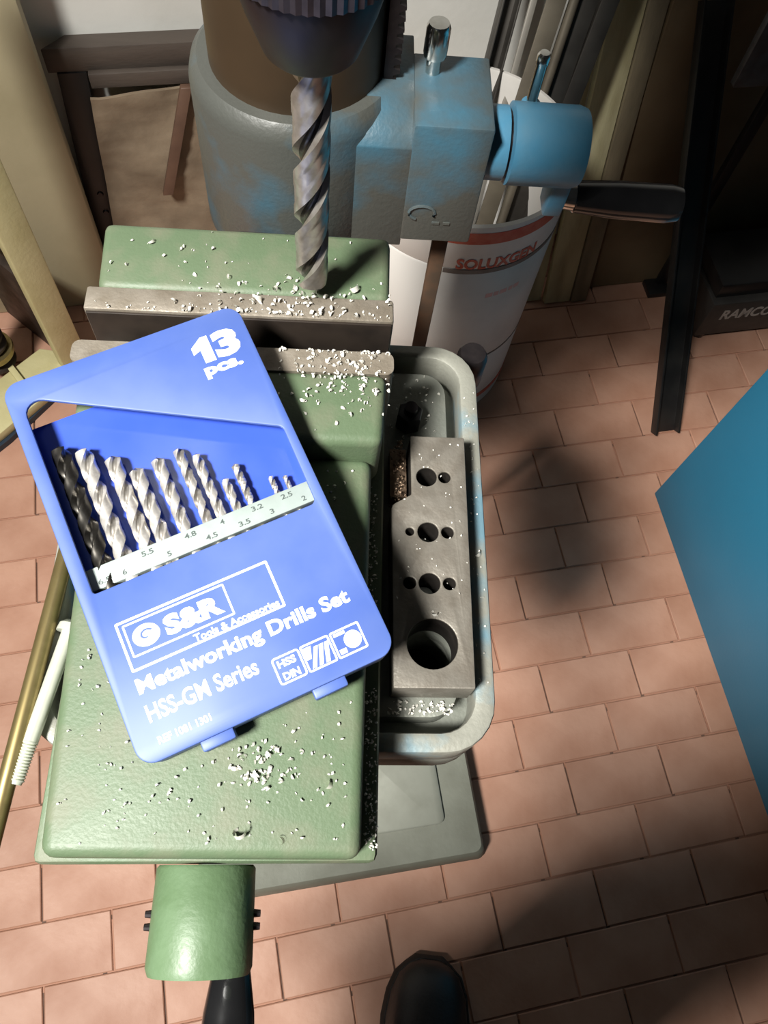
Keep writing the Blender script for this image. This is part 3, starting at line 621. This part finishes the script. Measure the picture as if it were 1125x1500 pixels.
tmz = curve_mesh([rrect(0.985, 1.075, 0.058, 0.066, 0.001, 2)], 0, 0.0004)
tmz.transform(Matrix(((1, 0, 0, 0), (0, 0, -1, 0.7998), (0, 1, 0, 0), (0, 0, 0, 1)))); tmz.transform(ROOM)
obj('grey_line', tmz, DGREY, hb2)
pb = thing('drilled_stand', 'dark steel stand with a grey drilled plate at its top', 'steel stand', uvw(0.82, 0.94, 0))
pm = curve_mesh([rrect(0.760, 0.875, 0.472, 0.64, 0.003, 3), circle(0.757 + 0.040, 0.551, 0.0100, 20)], 0, 0.012, 0.001)
pm.transform(Matrix(((1, 0, 0, 0), (0, 0, -1, 0.938), (0, 1, 0, 0), (0, 0, 0, 1)))); pm.transform(ROOM)
obj('end_plate', pm, GRYST, pb)
obj('upright', B().box(0.838, 0.858, 0.938, 0.950, 0.010, 0.62).xf(ROOM), BLKMT, pb, 0.001)
obj('foot', B().box(0.815, 0.8605, 0.915, 0.9535, 0.0, 0.012).xf(ROOM), BLKMT, pb, 0.001)

# ------------------------------------------------------------------ blue cabinet
cb = thing('blue_cabinet', 'tall blue painted metal cabinet standing at the right', 'cabinet', uvw(0.90, 0.11, 0))
obj('body', B().box(0.660, 1.14, -0.26, 0.475, 0.05, 0.80).xf(ROOM), CABB, cb, 0.002, 2)
obj('plinth', B().box(0.690, 1.11, -0.23, 0.445, 0.0, 0.05).xf(ROOM), BLKMT, cb)
dr_ = obj('door', B().box(0.680, 1.12, -0.272, -0.2605, 0.07, 0.78).xf(ROOM), CABB, cb, 0.002)
obj('handle', B().tube([uvw(0.72, -0.272, 0.50), uvw(0.72, -0.295, 0.50), uvw(0.72, -0.295, 0.40), uvw(0.72, -0.272, 0.40)], 0.005), CHROME, dr_)

# ------------------------------------------------------------------ left: low ledge, cardboard, stick, cream cupboard
lg = thing('wall_ledge', 'low dark wooden ledge on a black steel leg against the white wall', 'ledge', uvw(-0.08, 1.08, 0))
led = B().prism([(-0.182, 1.0995), (-0.214, 1.072), (0.16, 1.072), (0.16, 1.0995)], 0.444, 0.480)
obj('rail', led.xf(ROOM), DWOOD, lg, 0.001)
obj('rail', B().box(-0.160, 0.16, 1.062, 1.0722, 0.424, 0.446).xf(ROOM), DWOOD, lg, 0.001)
obj('leg', B().rings([[Vector((u + o_, v, z)) for u, v in ((-0.202, 1.070), (-0.162, 1.070), (-0.162, 1.0755), (-0.197, 1.0755), (-0.197, 1.098), (-0.202, 1.098))] for z, o_ in ((0.0, -0.034), (0.444, 0.0))]).xf(ROOM), BLKMT, lg, 0.0006)
for z in (0.185, 0.225): obj('rivet', B().cyl(uvw(-0.195, 1.071, z), uvw(-0.195, 1.0675, z), 0.006, 0.004, 12), DKST, lg)
# crumpled cardboard sheet leaning under the ledge
nu, nv = 26, 34
def hfun(u, t):
    a = 0.006 * sin(23 * u + 5 * t + 1.3 * sin(9 * t)) + 0.004 * sin(61 * u - 17 * t + 2 * sin(31 * u)) + 0.003 * sin(90 * t + 40 * u)
    return a * (0.35 + 0.65 * t)
vs_ = []
for j in range(nv + 1):
    t = j / nv
    for i in range(nu + 1):
        u = (-0.164 - 0.036 * (1 - t)) + (0.307 + 0.036 * (1 - t)) * i / nu
        vs_.append((u, 1.030 + 0.030 * t - hfun(u, t) * 0.8 - 0.006, 0.004 + 0.415 * t))
back = [(x, y + 0.005, z) for x, y, z in vs_]
N = (nu + 1) * (nv + 1); fs_ = []
for j in range(nv):
    for i in range(nu):
        a = j * (nu + 1) + i; q = (a, a + 1, a + nu + 2, a + nu + 1); fs_ += [q, tuple(k + N for k in q[::-1])]
edge = [i for i in range(nu + 1)] + [(j + 1) * (nu + 1) + nu for j in range(nv)] + [nv * (nu + 1) + i for i in range(nu - 1, -1, -1)] + [j * (nu + 1) for j in range(nv - 1, 0, -1)]
for k in range(len(edge)):
    a, c = edge[k], edge[(k + 1) % len(edge)]; fs_.append((c, a, a + N, c + N))
tag(obj('cardboard_sheet', B().add(vs_, fs_ + []).add([], []) if False else (lambda bb: (bb.add(vs_ + back, fs_), bb)[1])(B()).xf(ROOM), TAN, smooth=60), 'crumpled tan cardboard sheet leaning under the dark ledge', 'cardboard')
tag(obj('wooden_stick', B().rings([[Vector((u + a, v + c, z)) for a, c in ((-0.008, -0.005), (0.008, -0.005), (0.008, 0.005), (-0.008, 0.005))] for u, v, z in ((-0.083, 1.022, 0.262), (-0.028, 1.0500, 0.430))]).xf(ROOM), STICK, bevel=0.001), 'short dark brown stick hanging slanted in front of the tan cardboard', 'stick')
# open cream and yellow cupboard at the left edge
cu_ = thing('open_cupboard', 'open cream and yellow painted cupboard at the left', 'cupboard', (-0.55, 0.86, 0))
obj('back_panel', B().box(-0.85, -0.214, 1.030, 1.052, 0.0, 0.75).xf(ROOM), CREAM, cu_, 0.004)
RP = Matrix.Translation((-0.446, 0.822, 0)) @ Matrix.Rotation(radians(42), 4, 'Z')
po = obj('corner_post', B().box(-0.026, 0.020, -0.012, 0.014, 0.0, 0.75).xf(RP), YEL, cu_, 0.003)
pl = obj('floor_plate', B().prism([(-0.440, 0.800), (-0.455, 0.835), (-0.510, 0.842), (-0.580, 0.760), (-0.80, 0.50), (-0.73, 0.45), (-0.545, 0.668)], 0.012, 0.032), YEL, cu_, 0.002)
obj('plate_lip', B().prism([(-0.506, 0.735), (-0.498, 0.742), (-0.60, 0.865), (-0.608, 0.858)], 0.032, 0.040), YEL, pl, 0.001)
obj('skirting', B().prism([(-0.448, 0.796), (-0.458, 0.806), (-0.72, 0.50), (-0.70, 0.48), (-0.537, 0.668)], 0.0, 0.0125), NAVY, cu_)
obj('inner_panel', B().prism([(-0.470, 0.840), (-0.455, 0.848), (-0.640, 1.00), (-0.655, 0.99)], 0.0, 0.19), BRN, cu_, 0.002)
sp_ = thing('ridged_spindle', 'dark ridged iron spindle standing inside the open cupboard', 'spindle', (-0.575, 0.812, 0.032))
pr = [(0.030, 0.032), (0.032, 0.036)]
z = 0.042
for k in range(9): pr += [(0.030, z), (0.024, z + 0.004), (0.024, z + 0.012), (0.030, z + 0.016)]; z += 0.021
pr += [(0.016, z + 0.004), (0.015, z + 0.06), (0.0, z + 0.062)]
obj('spindle_body', B().lathe(pr, 28, Matrix.Translation((-0.575, 0.812, 0))), BRN, sp_)
obj('spindle_ring', B().lathe([(0.024, 0.060), (0.036, 0.060), (0.037, 0.066), (0.036, 0.072), (0.024, 0.072)], 28, Matrix.Translation((-0.575, 0.812, 0))), BRASS, sp_)

# ------------------------------------------------------------------ the person taking the picture: only a shoe tip shows
pe = thing('person', 'person in dark work clothes, only the tip of a black shoe showing', 'person', (0.0, -0.42, 0.0))
def shoe(cx, toe_y, rz):
    M = Matrix.Translation((cx, toe_y, 0)) @ Matrix.Rotation(rz, 4, 'Z')
    secs = [(0.0, 0.014, 0.030), (0.006, 0.028, 0.042), (0.018, 0.041, 0.052), (0.04, 0.050, 0.060), (0.07, 0.0545, 0.066), (0.10, 0.054, 0.074), (0.14, 0.047, 0.092), (0.18, 0.041, 0.108), (0.22, 0.039, 0.118), (0.26, 0.038, 0.122), (0.285, 0.034, 0.118), (0.300, 0.020, 0.100)]
    R = []
    for y, hw, h in secs:
        R.append([Vector((hw * (abs(cos(a)) ** 0.8) * (1 if cos(a) >= 0 else -1), -y, 0.022 + (h - 0.022) * max(0.0, sin(a)) ** 0.75)) for a in [pi * k / 14 for k in range(15)]])
    up = obj('shoe', B().rings(R).xf(M), SHOE, pe, smooth=60)
    S = []
    for g, z in ((0.0025, 0.0), (0.0045, 0.006), (0.0045, 0.020), (0.001, 0.026)):
        ring = [Vector((-(hw + g), -y + (g if i == 0 else 0), z)) for i, (y, hw, h) in enumerate(secs)] + [Vector((hw + g, -y + (g if i == 0 else 0), z)) for i, (y, hw, h) in reversed(list(enumerate(secs)))]
        S.append(ring)
    obj('sole', B().rings(S).xf(M), SOLE, up, smooth=50)
    T = []
    for y0, hw, h in ((0.062, 0.038, 0.068), (0.066, 0.038, 0.070)):
        T.append([Vector((hw * 1.25 * cos(a), -y0, 0.022 + (h - 0.018) * sin(a) ** 0.75)) for a in [pi * k / 10 for k in range(11)]])
    for k in range(4):
        y = 0.115 + 0.018 * k; h = 0.085 + 0.009 * k
        obj('lace', B().tube([(-0.022, -y, h - 0.004), (-0.01, -y, h + 0.004), (0.01, -y - 0.004, h + 0.004), (0.022, -y, h - 0.004)], 0.002, 6).xf(M), SOLE, up)
shoe(0.160, -0.1145, radians(-6)); shoe(-0.105, -0.245, radians(6))
# body: one skinned surface
joints = []; edges = []
def J(par, x, y, z, rx, ry=None):
    joints.append((x, y, z, rx, ry or rx))
    if par is not None: edges.append((par, len(joints) - 1))
    return len(joints) - 1
BX, BY = -0.035, -0.325
pel = J(None, BX, BY - 0.03, 0.96, .175, .125); wai = J(pel, BX, BY, 1.15, .170, .125); che = J(wai, BX, BY, 1.38, .19, .13)
nec = J(che, BX, BY + 0.01, 1.515, .055); jaw = J(nec, BX, BY + 0.03, 1.600, .064, .075); hd1 = J(jaw, BX, BY + 0.03, 1.680, .078, .092); J(hd1, BX, BY + 0.02, 1.745, .060, .075)
for sx, fx, fy in ((1, 0.175, -0.385), (-1, -0.100, -0.515)):
    hip = J(pel, BX + sx * 0.09, BY, 0.88, .10); kn = J(hip, (fx + BX + sx * 0.09) / 2, (fy + BY) / 2 + 0.03, 0.50, .072); J(kn, fx, fy, 0.11, .052)
    sh = J(che, BX + sx * 0.19, BY, 1.41, .058); el = J(sh, BX + sx * 0.245, BY - 0.04, 1.13, .046); wr = J(el, BX + sx * 0.235, BY + 0.03, 0.90, .028); pa = J(wr, BX + sx * 0.232, BY + 0.045, 0.83, .018, .038)
    for q in range(4):
        k1 = J(pa, BX + sx * 0.230, BY + 0.018 + 0.019 * q, 0.785, .0095); k2 = J(k1, BX + sx * 0.224, BY + 0.020 + 0.019 * q, 0.755 - 0.006 * (q in (1, 2)), .0085); J(k2, BX + sx * 0.212, BY + 0.022 + 0.019 * q, 0.732 - 0.010 * (q in (1, 2)), .0075)
    t1 = J(wr, BX + sx * 0.222, BY + 0.082, 0.852, .011); J(t1, BX + sx * 0.212, BY + 0.100, 0.815, .009)
me = bpy.data.meshes.new('body'); me.from_pydata([j[:3] for j in joints], edges, [])
ob = bpy.data.objects.new('tmp_body', me); COL.objects.link(ob)
sk = ob.modifiers.new('skin', 'SKIN'); ss = ob.modifiers.new('sub', 'SUBSURF'); ss.levels = 2; ss.render_levels = 2
for i, j in enumerate(joints): me.skin_vertices[0].data[i].radius = (j[3], j[4])
me.skin_vertices[0].data[0].use_root = True
dg = bpy.context.evaluated_depsgraph_get(); bmesh_ = bpy.data.meshes.new_from_object(ob.evaluated_get(dg)); bpy.data.objects.remove(ob)
bo_ = obj('body', bmesh_, CLOTH, pe, smooth=180)
bo_.data.materials.append(SKIN)
for p in bo_.data.polygons:
    c = p.center + WL[bo_.name]
    if c.z > 1.525 or (abs(c.x - BX) > 0.19 and 0.70 < c.z < 0.89): p.material_index = 1
HM = Matrix.Translation((BX, BY + 0.012, 1.70)) @ Matrix.Rotation(0.25, 4, 'X')
obj('hair', B().lathe([(0.080, -0.05), (0.092, -0.01), (0.094, 0.03), (0.082, 0.065), (0.05, 0.09), (0.0, 0.096)], 24, HM @ Matrix.Diagonal((0.92, 1.08, 1, 1))), HAIR, pe, smooth=80)
for sx in (-1, 1):
    obj('ear', B().lathe([(0.0, -0.004), (0.016, 0.0), (0.0, 0.006)], 14, Matrix.Translation((BX + sx * 0.078, BY + 0.03, 1.645)) @ Matrix.Rotation(pi / 2, 4, 'Y') @ Matrix.Diagonal((1.6, 1, 1, 1))), SKIN, pe, smooth=80)
    obj('eye', B().lathe([(0.0, -0.008), (0.006, -0.005), (0.008, 0.0), (0.006, 0.005), (0.0, 0.008)], 12, Matrix.Translation((BX + sx * 0.030, BY + 0.108, 1.648))), PRINT, pe, smooth=80)
obj('nose', B().rings([[Vector((BX + a * w_, y_, z_)) for a in (-1, 0, 1)] for z_, w_, y_ in ((1.602, 0.015, BY + 0.105), (1.606, 0.016, BY + 0.135), (1.65, 0.008, BY + 0.118))]), SKIN, pe, smooth=80)
obj('mouth', B().tube([(BX - 0.022, BY + 0.098, 1.575), (BX, BY + 0.106, 1.574), (BX + 0.022, BY + 0.098, 1.575)], 0.004, 8), mat('lips', '#a0604f', '#955848', 0.4, 60, 0.5), pe, smooth=80)
